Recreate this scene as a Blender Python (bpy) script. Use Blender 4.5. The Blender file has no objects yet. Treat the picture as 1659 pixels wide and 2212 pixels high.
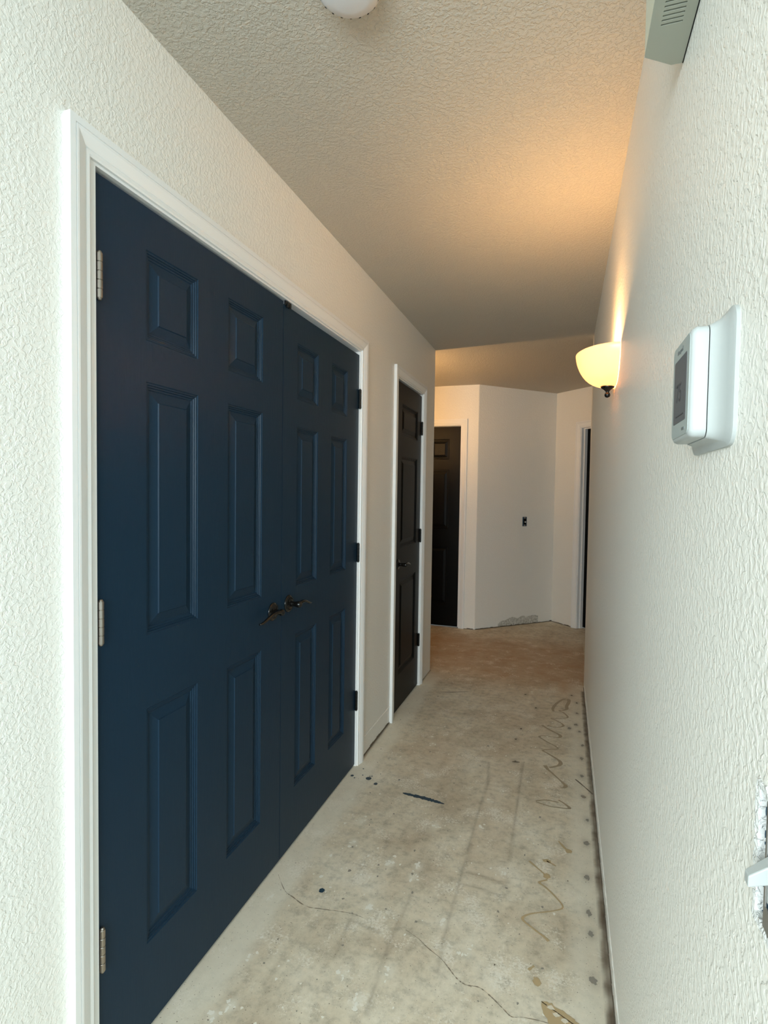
import bpy, bmesh, math, random
import numpy as np
from mathutils import Vector, Matrix, noise as mnoise
random.seed(4)
PI = math.pi
sc = bpy.context.scene
COL = sc.collection

# ------------------------------------------------------------------ camera
H, W = 2.434, 1.110           # ceiling height, hall width
F_PX = 1183.1
yaw, pitch, roll = 0.319004, -0.036065, 0.014349
cy, sy = math.cos(yaw), math.sin(yaw)
fw = Vector((-sy*math.cos(pitch), cy*math.cos(pitch), math.sin(pitch)))
r0 = Vector((cy, sy, 0)); u0 = r0.cross(fw)
rt = math.cos(roll)*r0 + math.sin(roll)*u0
up = -math.sin(roll)*r0 + math.cos(roll)*u0
cam = bpy.data.cameras.new('camera'); cam_o = bpy.data.objects.new('camera', cam); COL.objects.link(cam_o)
M = Matrix((rt, up, -fw)).transposed().to_4x4(); M.translation = (0.9536, 0, 1.3606)
cam_o.matrix_world = M
cam.sensor_fit = 'VERTICAL'; cam.sensor_height = 36; cam.sensor_width = 27
cam.lens = F_PX/2212*36; cam.clip_start = 0.01
sc.camera = cam_o

# ------------------------------------------------------------------ light and exposure
sc.view_settings.view_transform = 'Standard'; sc.view_settings.look = 'None'
sc.view_settings.gamma = 1; sc.view_settings.use_curve_mapping = False
sc.view_settings.exposure = 0.0
wd = bpy.data.worlds.new('world'); sc.world = wd; wd.use_nodes = True
wd.node_tree.nodes['Background'].inputs[0].default_value = (0.62, 0.82, 1, 1)
wd.node_tree.nodes['Background'].inputs[1].default_value = 1.0
WINDOWS = [((0.55, -1.99, 1.62), (62, 0, 0), 2.2, 1.25, 182, (0.79, 0.91, 0.95)),
           ((3.28, -0.95, 1.45), (70, 0, 90), 1.9, 1.5, 41, (0.60, 0.92, 1.0))]
for i, (loc, rot, w, h, e, c) in enumerate(WINDOWS):
    l = bpy.data.lights.new('window_daylight', 'AREA'); l.shape = 'RECTANGLE'; l.size = w; l.size_y = h
    l.energy = e; l.color = c
    o = bpy.data.objects.new('window_daylight', l); COL.objects.link(o)
    o.location = loc; o.rotation_euler = [math.radians(a) for a in rot]
SCONCE_POWER = 15.0
SIDE_LAMP_POWER = 32.0
SCONCE_COL = (1.0, 0.58, 0.24)

# ------------------------------------------------------------------ materials
def sock(n, k): return n.inputs[k]
def mat(name, col, rough=0.5, metal=0.0, spec=0.5, emit=None, estr=1.0, coat=0.0):
    m = bpy.data.materials.new(name); m.use_nodes = True
    b = m.node_tree.nodes['Principled BSDF']
    b.inputs['Base Color'].default_value = (*col, 1); b.inputs['Roughness'].default_value = rough
    b.inputs['Metallic'].default_value = metal; b.inputs['Specular IOR Level'].default_value = spec
    b.inputs['Coat Weight'].default_value = coat
    if emit:
        b.inputs['Emission Color'].default_value = (*emit, 1); b.inputs['Emission Strength'].default_value = estr
    return m
def N(m, t, **kw):
    n = m.node_tree.nodes.new(t)
    for k, v in kw.items():
        if k in n.inputs: n.inputs[k].default_value = v
        else: setattr(n, k, v)
    return n
def L(m, a, b): m.node_tree.links.new(a, b)
def bsdf(m): return m.node_tree.nodes['Principled BSDF']
def ramp(m, fac, stops, mode='LINEAR'):
    r = N(m, 'ShaderNodeValToRGB'); L(m, fac, r.inputs[0]); cr = r.color_ramp; cr.interpolation = mode
    while len(cr.elements) < len(stops): cr.elements.new(0.5)
    for e, (p, c) in zip(cr.elements, stops):
        e.position = p; e.color = (*c, 1) if len(c) == 3 else (c[0], c[0], c[0], 1)
    return r.outputs[0]
def coords(m, scale=(1, 1, 1)):
    t = N(m, 'ShaderNodeTexCoord'); mp = N(m, 'ShaderNodeMapping'); mp.inputs['Scale'].default_value = scale
    L(m, t.outputs['Object'], mp.inputs[0]); return mp.outputs[0]
def mixc(m, fac, a, b, mode='MIX'):
    n = N(m, 'ShaderNodeMix', data_type='RGBA', blend_type=mode)
    for s, v in ((n.inputs[0], fac), (n.inputs[6], a), (n.inputs[7], b)):
        if hasattr(v, 'links'): L(m, v, s)
        elif isinstance(v, (int, float)): s.default_value = v
        else: s.default_value = (*v, 1)
    return n.outputs[2]
def textured_paint(name, col, s1, s2, dist, rough):
    """painted drywall with sprayed orange-peel / light knockdown relief"""
    m = mat(name, col, rough, spec=0.35); c = coords(m)
    n1 = N(m, 'ShaderNodeTexNoise', Scale=s1, Detail=2.5, Roughness=0.55, Distortion=0.5); L(m, c, n1.inputs['Vector'])
    n2 = N(m, 'ShaderNodeTexNoise', Scale=s2, Detail=2.0); L(m, c, n2.inputs['Vector'])
    r1 = ramp(m, n1.outputs[0], [(0.42, (0,)), (0.60, (1,))], 'EASE')
    ad = N(m, 'ShaderNodeMath', operation='MULTIPLY_ADD'); L(m, n2.outputs[0], ad.inputs[0]); ad.inputs[1].default_value = 0.45; L(m, r1, ad.inputs[2])
    bp = N(m, 'ShaderNodeBump', Strength=1.0, Distance=dist); L(m, ad.outputs[0], bp.inputs['Height'])
    L(m, bp.outputs[0], bsdf(m).inputs['Normal'])
    return m
WALL = textured_paint('painted_wall', (0.85, 0.826, 0.765), 100, 260, 0.00062, 0.42)
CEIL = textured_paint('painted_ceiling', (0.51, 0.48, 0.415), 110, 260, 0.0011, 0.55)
TRIM = mat('white_trim_paint', (0.86, 0.86, 0.845), 0.32)
CHALK = mat('old_caulk', (0.90, 0.88, 0.82), 0.5)

def door_paint(name, col, rough, grain, spec=0.17):
    m = mat(name, col, rough, spec=spec); c = coords(m, (1, 1, 0.055))
    n1 = N(m, 'ShaderNodeTexNoise', Scale=230, Detail=3, Distortion=1.2); L(m, c, n1.inputs['Vector'])
    bp = N(m, 'ShaderNodeBump', Strength=grain, Distance=0.0007); L(m, n1.outputs[0], bp.inputs['Height'])
    L(m, bp.outputs[0], bsdf(m).inputs['Normal'])
    return m
NAVY = door_paint('navy_door_paint', (0.009, 0.028, 0.053), 0.40, 0.45)
BLACKD = door_paint('black_door_paint', (0.0035, 0.0035, 0.0032), 0.40, 0.5, 0.11)
BRONZE = mat('dark_bronze', (0.004, 0.0035, 0.003), 0.2, spec=0.45)
BLACKH = mat('black_hinge', (0.010, 0.011, 0.011), 0.3, metal=0.4)
NICKEL = mat('worn_nickel', (0.36, 0.32, 0.28), 0.38, metal=1.0)
DARK = mat('dark_gap_shade', (0.008, 0.008, 0.008), 0.9)  # near-black for seams and vents, also stands in for shade
PLAST = mat('white_plastic', (0.43, 0.455, 0.445), 0.45)
GREYPL = mat('grey_plastic', (0.34, 0.38, 0.37), 0.5)
SCREEN = mat('grey_display', (0.115, 0.115, 0.12), 0.6, spec=0.2)
LCD = mat('display_digits', (0.05, 0.05, 0.055), 0.6)
CHIME = mat('ivory_shaded_underside', (0.42, 0.44, 0.37), 0.5)  # ivory of the chime underside, shade put into the colour
CHIME_LIT = mat('ivory_lit_front', (0.62, 0.62, 0.50), 0.5)  # same ivory made lighter for the lit front of the chime
DETP = mat('detector_plastic', (0.62, 0.62, 0.63), 0.5)
METAL = mat('galvanised_strap', (0.45, 0.44, 0.42), 0.4, metal=0.9)
GYPS = textured_paint('torn_gypsum', (0.70, 0.70, 0.68), 160, 400, 0.0009, 0.9)
BLUEBOX = mat('blue_box_plastic', (0.03, 0.07, 0.11), 0.5)
GLASSL = mat('lit_alabaster_glass', (0.80, 0.70, 0.50), 0.25, emit=(1.0, 0.68, 0.33), estr=0.62)
_t = N(GLASSL, 'ShaderNodeBsdfTranslucent'); _t.inputs['Color'].default_value = (0.95, 0.66, 0.42, 1)
_m = N(GLASSL, 'ShaderNodeMixShader'); _m.inputs[0].default_value = 0.30
L(GLASSL, bsdf(GLASSL).outputs[0], _m.inputs[1]); L(GLASSL, _t.outputs[0], _m.inputs[2])
L(GLASSL, _m.outputs[0], GLASSL.node_tree.nodes['Material Output'].inputs[0])
BULB = mat('bulb_glass', (1, 0.9, 0.7), 0.4, emit=(1.0, 0.66, 0.3), estr=6)

# ------------------------------------------------------------------ mesh helpers
def link(name, me, m, parent=None, smooth=False):
    mats = m if isinstance(m, (list, tuple)) else [m]
    for k in mats: me.materials.append(k)
    if smooth:
        for p in me.polygons: p.use_smooth = True
    o = bpy.data.objects.new(name, me); COL.objects.link(o)
    if parent: o.parent = parent
    return o
def obj(name, bm, m, parent=None, smooth=False, bevel=0, seg=2, recalc=True):
    if recalc: bmesh.ops.recalc_face_normals(bm, faces=bm.faces)
    me = bpy.data.meshes.new(name); bm.to_mesh(me); bm.free()
    o = link(name, me, m, parent, smooth)
    if bevel:
        b = o.modifiers.new('bevel', 'BEVEL'); b.width = bevel; b.segments = seg; b.limit_method = 'ANGLE'; b.angle_limit = math.radians(35)
        b.harden_normals = False
    return o
def tag(o, label=None, cat=None, group=None, kind=None):
    if label: o['label'] = label
    if cat: o['category'] = cat
    if group: o['group'] = group
    if kind: o['kind'] = kind
    return o
def empty(name, loc, rz=0):
    o = bpy.data.objects.new(name, None); COL.objects.link(o); o.location = loc; o.rotation_euler = (0, 0, rz)
    o.empty_display_size = 0.05; return o
def BM(): return bmesh.new()
def box(bm, x0, x1, y0, y1, z0, z1, mi=0):
    vs = [bm.verts.new((x, y, z)) for x in (x0, x1) for y in (y0, y1) for z in (z0, z1)]
    for f in ((0, 1, 3, 2), (4, 6, 7, 5), (0, 4, 5, 1), (2, 3, 7, 6), (0, 2, 6, 4), (1, 5, 7, 3)):
        bm.faces.new([vs[i] for i in f]).material_index = mi
def prism(bm, pts, z0, z1):
    a = [bm.verts.new((x, y, z0)) for x, y in pts]; b = [bm.verts.new((x, y, z1)) for x, y in pts]
    n = len(pts)
    for i in range(n): bm.faces.new((a[i], a[(i+1) % n], b[(i+1) % n], b[i]))
    bm.faces.new(a[::-1]); bm.faces.new(b)
def lathe(bm, prof, n=24, axis='Z', org=(0, 0, 0), a0=0, a1=2*PI):
    """prof: list of (radius, height)"""
    closed = abs(a1-a0-2*PI) < 1e-6; k = n if closed else n+1
    rings = []
    for r, h in prof:
        ring = []
        for i in range(k):
            a = a0+(a1-a0)*i/n; c, s = r*math.cos(a), r*math.sin(a)
            p = {'Z': (c, s, h), 'X': (h, c, s), 'Y': (s, h, c)}[axis]
            ring.append(bm.verts.new((p[0]+org[0], p[1]+org[1], p[2]+org[2])))
        rings.append(ring)
    for j in range(len(rings)-1):
        for i in range(k if closed else k-1):
            i2 = (i+1) % k
            try: bm.faces.new((rings[j][i], rings[j][i2], rings[j+1][i2], rings[j+1][i]))
            except ValueError: pass
    if closed:
        for ring, rr in ((rings[0], prof[0][0]), (rings[-1], prof[-1][0])):
            if rr > 1e-5: bm.faces.new(ring)
    return rings
def tube(bm, pts, rads, n=10, flat=1.0):
    """swept tube along pts, radius per point; flat squashes it along z"""
    pts = [Vector(p) for p in pts]; rings = []
    for i, p in enumerate(pts):
        d = (pts[min(i+1, len(pts)-1)]-pts[max(i-1, 0)]).normalized()
        ref = Vector((0, 0, 1)) if abs(d.z) < 0.9 else Vector((1, 0, 0))
        s = d.cross(ref).normalized(); t = s.cross(d).normalized()
        rings.append([bm.verts.new(p+rads[i]*(math.cos(2*PI*k/n)*s+math.sin(2*PI*k/n)*t*flat)) for k in range(n)])
    for a, b in zip(rings, rings[1:]):
        for k in range(n): bm.faces.new((a[k], a[(k+1) % n], b[(k+1) % n], b[k]))
    bm.faces.new(rings[0][::-1]); bm.faces.new(rings[-1])
def rrect(y0, y1, z0, z1, r, n=5):
    P = []
    for cx, cz, a in ((y1-r, z1-r, 0), (y0+r, z1-r, PI/2), (y0+r, z0+r, PI), (y1-r, z0+r, 1.5*PI)):
        for i in range(n+1):
            t = a+PI/2*i/n; P.append((cx+r*math.cos(t), cz+r*math.sin(t)))
    return P
def loft(bm, loops, cap0=True, cap1=True):
    R = [[bm.verts.new(p) for p in l] for l in loops]; n = len(R[0])
    for a, b in zip(R, R[1:]):
        for k in range(n): bm.faces.new((a[k], a[(k+1) % n], b[(k+1) % n], b[k]))
    if cap0: bm.faces.new(R[0][::-1])
    if cap1: bm.faces.new(R[-1])
def arc(cx, cy_, r, a0, a1, n=8):
    return [(cx+r*math.cos(math.radians(a0+(a1-a0)*i/n)), cy_+r*math.sin(math.radians(a0+(a1-a0)*i/n))) for i in range(n+1)]

# ------------------------------------------------------------------ setting: walls
Y_E = 4.076                     # the hall ends here and the vestibule begins
D1 = (0.922, 2.498); D2 = (3.132, 3.713); HD = 2.037
J = 0.016                        # drywall opening is this much larger than the jamb
R_ = 0.018
bm = BM()
box(bm, -0.11, 0, -0.35, D1[0]-J, 0, H)
box(bm, -0.11, 0, D1[0]-J, D1[1]+J, HD+J, H)
box(bm, -0.11, 0, D1[1]+J, D2[0]-J, 0, H)
box(bm, -0.11, 0, D2[0]-J, D2[1]+J, HD+J, H)
prism(bm, [(-0.11, D2[1]+J), (0, D2[1]+J)] + arc(-R_*.6, Y_E-R_*.6, R_*.6, 0, 90) + [(-2.2, Y_E), (-2.2, Y_E-0.11), (-0.11, Y_E-0.11)], 0, H)
tag(obj('wall_left', bm, WALL), 'off-white textured wall on the left with the navy double door', kind='structure')
bm = BM()
prism(bm, [(W, 0.52), (W+0.11, 0.52), (W+0.11, Y_E-0.11), (2.3, Y_E-0.11), (2.3, Y_E)] + arc(W+R_, Y_E-R_, R_, 90, 180), 0, H)
# around the open switch box: cut in the drywall
SWY = (0.452, 0.512); SWZ = (1.022, 1.128)
box(bm, W, W+0.11, 0.30, SWY[0], 0, H)
box(bm, W, W+0.11, SWY[0], 0.52, 0, SWZ[0]); box(bm, W, W+0.11, SWY[0], 0.52, SWZ[1], H)
box(bm, W, W+0.11, SWY[1], 0.52, SWZ[0], SWZ[1])
tag(obj('wall_right', bm, WALL), 'off-white textured wall on the right carrying the thermostat and lamp', kind='structure')
C1 = Vector((0.13, 5.45)); C2 = Vector((0.845, 6.13)); q = (C2-C1).normalized(); K = Vector((1, -1)).normalized()
D3 = (-0.80, -0.05)              # far left door opening in x
bm = BM()
box(bm, -2.2, D3[0]-J, 5.45, 5.56, 0, H); box(bm, D3[0]-J, D3[1]+J, 5.45, 5.56, HD+J, H)
prism(bm, [(D3[1]+J, 5.56), (D3[1]+J, 5.45)] + arc(C1.x-0.012, 5.45+0.016, 0.016, -90, -45, 5) + [(C2.x, C2.y), (C2.x-0.08, C2.y+0.08), (C1.x-0.05, 5.56)], 0, H)
tag(obj('wall_far', bm, WALL), 'far off-white wall of the vestibule with an angled section', kind='structure')
DS = (0.355, 1.12)               # far right doorway along the 45 degree wall
def kp(s, off=0): v = C2+K*s+Vector((1, 1)).normalized()*off; return (v.x, v.y)
bm = BM()
prism(bm, [kp(-0.0), kp(DS[0]-J), kp(DS[0]-J, .11), kp(-0.11, .11)], 0, H)
prism(bm, [kp(DS[0]-J), kp(DS[1]+J), kp(DS[1]+J, .11), kp(DS[0]-J, .11)], HD+J, H)
prism(bm, [kp(DS[1]+J), kp(2.1), kp(2.1, .11), kp(DS[1]+J, .11)], 0, H)
tag(obj('wall_far_right', bm, WALL), 'angled wall at the far right with the dark doorway', kind='structure')
bm = BM(); box(bm, -2.31, -2.2, Y_E-0.11, 5.56, 0, H); tag(obj('wall_vestibule_left', bm, WALL), 'end wall of the side passage', kind='structure')
bm = BM(); box(bm, 2.3, 2.41, Y_E-0.11, 5.2, 0, H); tag(obj('wall_vestibule_right', bm, WALL), 'end wall right of the vestibule', kind='structure')
# room behind the camera
bm = BM(); box(bm, -2.31, -0.0, -0.46, -0.35, 0, H); box(bm, W+0.11, 3.4, 0.30, 0.41, 0, H)
tag(obj('wall_room_front', bm, WALL), 'wall of the front room beside the hall opening', kind='structure')
bm = BM(); box(bm, -2.31, -2.2, -1.89, -0.46, 0, H); tag(obj('wall_room_left', bm, WALL), 'left wall of the front room', kind='structure')
def wall_hole(a, b0, b1, h0, h1, c0, c1, along):
    bm = BM()
    for u0_, u1_, z0, z1 in ((c0, h0[0], 0, H), (h0[1], c1, 0, H), (h0[0], h0[1], 0, h1[0]), (h0[0], h0[1], h1[1], H)):
        if along == 'x': box(bm, u0_, u1_, b0, b1, z0, z1)
        else: box(bm, b0, b1, u0_, u1_, z0, z1)
    return bm
tag(obj('wall_back', wall_hole('', -2.0, -1.89, (-0.55, 1.65), (0.75, 2.25), -2.31, 3.4, 'x'), WALL), 'window wall behind the camera', kind='structure')
tag(obj('wall_room_right', wall_hole('', 3.2, 3.31, (-1.9, 0.0), (0.7, 2.2), -2.0, 0.30, 'y'), WALL), 'right window wall of the front room', kind='structure')
for i, (ax, lo, hi, at) in enumerate((('x', -0.55, 1.65, -1.945), ('y', -1.9, 0.0, 3.255))):
    bm = BM()
    for u0_, u1_, z0, z1 in ((lo, hi, .7, .75), (lo, hi, 2.15, 2.2), (lo, lo+.05, .7, 2.2), (hi-.05, hi, .7, 2.2), ((lo+hi)/2-.025, (lo+hi)/2+.025, .7, 2.2)):
        if ax == 'x': box(bm, u0_, u1_, at-.02, at+.02, z0, z1)
        else: box(bm, at-.02, at+.02, u0_, u1_, z0, z1)
    tag(obj('window_%d' % (i+1), bm, TRIM), 'white framed window of the front room', kind='structure')
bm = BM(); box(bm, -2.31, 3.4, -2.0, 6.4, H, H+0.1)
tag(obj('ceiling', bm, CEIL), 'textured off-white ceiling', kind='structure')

# ------------------------------------------------------------------ floor: bare slab with marks
SQ= [[(0.919, 3.564), (0.912, 3.608), (0.934, 3.705), (0.972, 3.791), (1.004, 3.813), (1.01, 3.764), (0.996, 3.678), (0.996, 3.63), (0.973, 3.598), (0.953, 3.585), (0.979, 3.558), (1.002, 3.503), (0.986, 3.475), (0.941, 3.454), (0.905, 3.445), (0.938, 3.418), (0.967, 3.387), (0.977, 3.357), (0.955, 3.329), (0.912, 3.321), (0.886, 3.336)], [(0.858, 3.322), (0.878, 3.296), (0.913, 3.261), (0.95, 3.228), (0.962, 3.203), (0.951, 3.183), (0.921, 3.18), (0.879, 3.179), (0.849, 3.161), (0.868, 3.131), (0.899, 3.099), (0.929, 3.074), (0.949, 3.047), (0.944, 3.035), (0.913, 3.02), (0.885, 3.003), (0.874, 2.989), (0.897, 2.968), (0.931, 2.935), (0.956, 2.907), (0.965, 2.879), (0.957, 2.852), (0.933, 2.829), (0.912, 2.812)], [(0.89, 2.828), (0.905, 2.792), (0.93, 2.755), (0.956, 2.715), (0.976, 2.685), (0.989, 2.658), (0.981, 2.64), (0.967, 2.634)], [(0.863, 2.481), (0.909, 2.505), (0.959, 2.502)], [(0.959, 2.523), (0.987, 2.498), (1.004, 2.47), (0.959, 2.461), (0.917, 2.459), (0.864, 2.475)], [(0.962, 2.219), (0.987, 2.18), (1.0, 2.169)], [(0.86, 2.059), (0.882, 2.038), (0.925, 1.997)], [(0.922, 2.081), (0.955, 2.063)], [(0.927, 1.978), (0.901, 1.955), (0.924, 1.936), (0.955, 1.902), (0.98, 1.861), (0.948, 1.832), (0.883, 1.797), (0.857, 1.765), (0.895, 1.734), (0.927, 1.713), (0.939, 1.701)], [(0.902, 1.596), (0.887, 1.577)], [(0.904, 1.558), (0.912, 1.545)]]
CR= [[(0.021, 1.687), (0.08, 1.626), (0.12, 1.608), (0.179, 1.586), (0.229, 1.591), (0.294, 1.602), (0.338, 1.606), (0.375, 1.602)], [(0.515, 1.601), (0.563, 1.58), (0.592, 1.56), (0.642, 1.533), (0.666, 1.513), (0.698, 1.484), (0.726, 1.472), (0.762, 1.476), (0.796, 1.459), (0.83, 1.435), (0.855, 1.419), (0.884, 1.427), (0.943, 1.432), (0.994, 1.424)]]
BIG= [(0.924, 1.491), (0.948, 1.491), (0.982, 1.479), (1.014, 1.464), (1.02, 1.44), (0.956, 1.426), (0.936, 1.456)]
DR= [((0.017, 2.407), 0.006), ((0.1, 2.409), 0.011), ((0.147, 2.375), 0.008), ((0.045, 2.486), 0.003), ((0.035, 2.392), 0.003), ((0.108, 2.434), 0.003), ((0.099, 2.43), 0.0025), ((0.063, 2.428), 0.003), ((0.14, 2.467), 0.002), ((0.199, 1.667), 0.008)]
LN= [[(0.62, 2.763), (0.641, 2.568), (0.633, 2.241), (0.638, 2.009), (0.635, 1.89), (0.635, 1.665), (0.641, 1.487)], [(0.784, 2.822), (0.786, 2.483), (0.792, 2.036)], [(0.494, 1.771), (0.484, 1.589), (0.486, 1.433), (0.494, 1.303)], [(0.652, 1.924), (0.695, 1.924), (0.77, 1.909)], [(0.641, 1.857), (0.704, 1.859), (0.777, 1.846)], [(0.338, 1.583), (0.386, 1.572), (0.441, 1.564)], [(0.338, 1.583), (0.346, 1.439)]]
NS= [(1.047, 3.4), (1.065, 3.305), (1.076, 3.128), (1.068, 2.969), (1.063, 2.781), (1.059, 3.761), (1.057, 3.578), (1.011, 3.333), (0.809, 3.581), (0.727, 3.079), (0.743, 3.227), (0.746, 2.818), (1.029, 3.892), (0.73, 3.797), (1.065, 2.59), (1.076, 2.405), (1.067, 2.241), (1.062, 2.042), (1.061, 1.865), (1.064, 1.774), (1.063, 1.603)]
LT= [(0.777, 1.977), (0.66, 2.201), (0.371, 1.876), (0.483, 1.896), (0.487, 2.153), (0.191, 2.084), (0.344, 3.009), (0.278, 2.939), (0.897, 4.555), (0.617, 4.17), (0.769, 3.842), (0.244, 4.029), (-0.015, 4.679), (0.521, 4.779), (0.663, 2.41), (0.474, 1.838), (0.205, 1.945), (0.306, 2.863), (0.375, 1.878), (0.481, 1.892), (0.516, 1.447), (0.619, 1.659), (0.461, 1.33), (0.715, 1.578), (0.051, 1.571), (0.11, 1.352), (0.15, 1.206), (0.393, 1.386), (0.119, 1.165), (0.374, 1.654)]
STREAK = [ [(0.288, 2.344), (0.333, 2.34), (0.387, 2.336), (0.442, 2.328), (0.485, 2.32)],
 [(0.728, 2.81), (0.769, 2.819)],
 [(0.17, 3.642), (0.258, 3.668), (0.352, 3.72)],
 [(1.033, 2.739), (1.076, 2.675), (1.106, 2.626)]]
def floor_material():
    m = mat('bare_concrete', (0.4, 0.37, 0.3), 0.62, spec=0.3); c = coords(m)
    at = N(m, 'ShaderNodeAttribute', attribute_name='wear'); sp = N(m, 'ShaderNodeSeparateColor'); L(m, at.outputs['Color'], sp.inputs[0])
    n1 = N(m, 'ShaderNodeTexNoise', Scale=3.2, Detail=6, Roughness=0.62); L(m, c, n1.inputs['Vector'])
    base = ramp(m, n1.outputs[0], [(0.34, (0.49, 0.41, 0.298)), (0.50, (0.615, 0.543, 0.412)), (0.68, (0.705, 0.65, 0.525))])
    n2 = N(m, 'ShaderNodeTexNoise', Scale=26, Detail=7, Roughness=0.7); L(m, c, n2.inputs['Vector'])
    f2 = ramp(m, n2.outputs[0], [(0.30, (0.66,)), (0.5, (1.0,)), (0.72, (1.15,))])
    c1 = mixc(m, 1.0, base, f2, 'MULTIPLY')
    # smooth pale strips beside both walls, brown central wear further along
    c2 = mixc(m, sp.outputs[1], c1, (0.715, 0.67, 0.55))
    c3 = mixc(m, sp.outputs[2], c2, (0.44, 0.30, 0.18))
    # chalky specks
    n3 = N(m, 'ShaderNodeTexNoise', Scale=120, Detail=5, Roughness=0.75); L(m, c, n3.inputs['Vector'])
    n4 = N(m, 'ShaderNodeTexNoise', Scale=8, Detail=3); L(m, c, n4.inputs['Vector'])
    mu = N(m, 'ShaderNodeMath', operation='MULTIPLY'); L(m, n3.outputs[0], mu.inputs[0]); L(m, n4.outputs[0], mu.inputs[1])
    f3 = ramp(m, mu.outputs[0], [(0.300, (0,)), (0.36, (0.8,))])
    c4 = mixc(m, f3, c3, (0.76, 0.71, 0.60))
    n5 = N(m, 'ShaderNodeTexNoise', Scale=190, Detail=2); L(m, c, n5.inputs['Vector'])
    f5 = ramp(m, n5.outputs[0], [(0.27, (0.9,)), (0.32, (0,))])
    c5 = mixc(m, f5, c4, (0.10, 0.075, 0.05))
    c6 = mixc(m, sp.outputs[0], c5, (0.12, 0.085, 0.055))
    L(m, c6, bsdf(m).inputs['Base Color'])
    bp = N(m, 'ShaderNodeBump', Strength=0.7, Distance=0.0009); L(m, n2.outputs[0], bp.inputs['Height']); L(m, bp.outputs[0], bsdf(m).inputs['Normal'])
    return m
FLOOR = floor_material()
GLUE = mat('dried_adhesive', (0.36, 0.285, 0.185), 0.5)
GLUEO = mat('ochre_adhesive', (0.46, 0.345, 0.19), 0.55)
PAINTD = mat('navy_paint_drop', (0.02, 0.05, 0.075), 0.4)
CRACK = mat('dark_brown_marks', (0.15, 0.12, 0.085), 0.9)  # dark brown of scratches, stains and dirt lines along the walls
HAIR = mat('hairline_crack', (0.24, 0.20, 0.145), 0.9)
PIT = mat('pitted_slab', (0.27, 0.245, 0.20), 0.9)
CHALKW = mat('pale_patch', (0.76, 0.73, 0.63), 0.8)

# fine grid in the seen part, coarse skirt around it (all one mesh)
GX0, GX1, GY0, GY1, ST = -0.52, 1.14, 1.05, 6.2, 0.008
nx = int(round((GX1-GX0)/ST))+1; ny = int(round((GY1-GY0)/ST))+1
xs = np.linspace(GX0, GX1, nx); ys = np.linspace(GY0, GY1, ny)
XX, YY = np.meshgrid(xs, ys)
def segdist(pts):
    D = np.full(XX.shape, 9.0)
    for (ax, ay), (bx, by) in zip(pts, pts[1:]):
        dx, dy = bx-ax, by-ay; t = np.clip(((XX-ax)*dx+(YY-ay)*dy)/(dx*dx+dy*dy+1e-9), 0, 1)
        D = np.minimum(D, np.hypot(XX-ax-t*dx, YY-ay-t*dy))
    return D
rng = np.random.RandomState(3)
def fbm(sc_, seed=0, octv=3):
    r = np.random.RandomState(seed); out = np.zeros_like(XX); amp = 1; tot = 0
    for o in range(octv):
        g = r.rand(120*(2**o)+4, 60*(2**o)+4); fx = (XX-GX0)*sc_*2**o; fy = (YY-GY0)*sc_*2**o
        ix = np.clip(fx.astype(int), 0, g.shape[1]-2); iy = np.clip(fy.astype(int), 0, g.shape[0]-2); u = fx-ix; v = fy-iy
        u = u*u*(3-2*u); v = v*v*(3-2*v)
        out += amp*((g[iy, ix]*(1-u)+g[iy, ix+1]*u)*(1-v)+(g[iy+1, ix]*(1-u)+g[iy+1, ix+1]*u)*v); tot += amp; amp *= .5
    return out/tot
nz = fbm(12, 1); nz2 = fbm(22, 2)
wob = (nz-0.5)*0.03
R1 = np.zeros_like(XX)
for pts in LN: R1 = np.maximum(R1, 0.40*np.exp(-(segdist(pts)/0.0065)**2)*(0.25+1.1*nz2))
for (px, py) in NS: R1 = np.maximum(R1, 0.30*np.exp(-(((XX-px)/0.018)**2+((YY-py)/0.03)**2)))
# dirt line where the baseboards came off
edge = np.clip(1-(W-XX)/(0.022+0.016*(nz2-0.4)), 0, 1)*(YY > 1.0)*(YY < 4.0)
R1 = np.maximum(R1, np.clip(edge*2.0, 0, 0.85)*(0.45+0.9*nz2))
for lo, hi in ((2.56, 3.04), (3.77, 4.08)):
    R1 = np.maximum(R1, np.clip(1-XX/0.012, 0, 1)*(YY > lo)*(YY < hi)*0.8)
for pa, pb in ((C1, C2), (C2, C2+K*0.36), (Vector((-0.05, 5.45)), C1)):
    R1 = np.maximum(R1, np.exp(-(segdist([tuple(pa), tuple(pb)])/0.014)**2)*0.9)
G1 = 0.8*np.clip((0.13+wob-XX)/0.05, 0, 1)*np.clip((4.1-YY)/.1, 0, 1)
G1 = np.maximum(G1, 0.75*np.clip((XX-0.985+wob)/0.05, 0, 1)*(YY < 4.2))
G1 *= (0.6+0.6*nz)
for (px, py) in LT: G1 = np.maximum(G1, 0.85*np.exp(-(((XX-px)/0.016)**2+((YY-py)/0.022)**2))*(0.2+1.4*nz2))
B1 = np.clip((YY-3.75+wob*6)/0.45, 0, 1)*np.clip((5.35-YY+wob*6)/0.35, 0, 1)*(0.35+0.75*nz)
B1 = np.maximum(B1, 0.30*np.exp(-(((XX-0.36)/0.16)**2+((YY-2.75)/0.3)**2)))
B1 = np.maximum(B1, 0.22*np.exp(-(((XX-0.72)/0.2)**2+((YY-3.1)/0.5)**2)))
B1 = np.maximum(B1, 0.16*((XX > 0.635) & (XX < 0.79) & (YY > 1.9) & (YY < 2.9)))
verts = np.stack([XX.ravel(), YY.ravel(), np.zeros(XX.size)], 1)
idx = np.arange(nx*ny).reshape(ny, nx)
quads = np.stack([idx[:-1, :-1].ravel(), idx[:-1, 1:].ravel(), idx[1:, 1:].ravel(), idx[1:, :-1].ravel()], 1)
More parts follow.
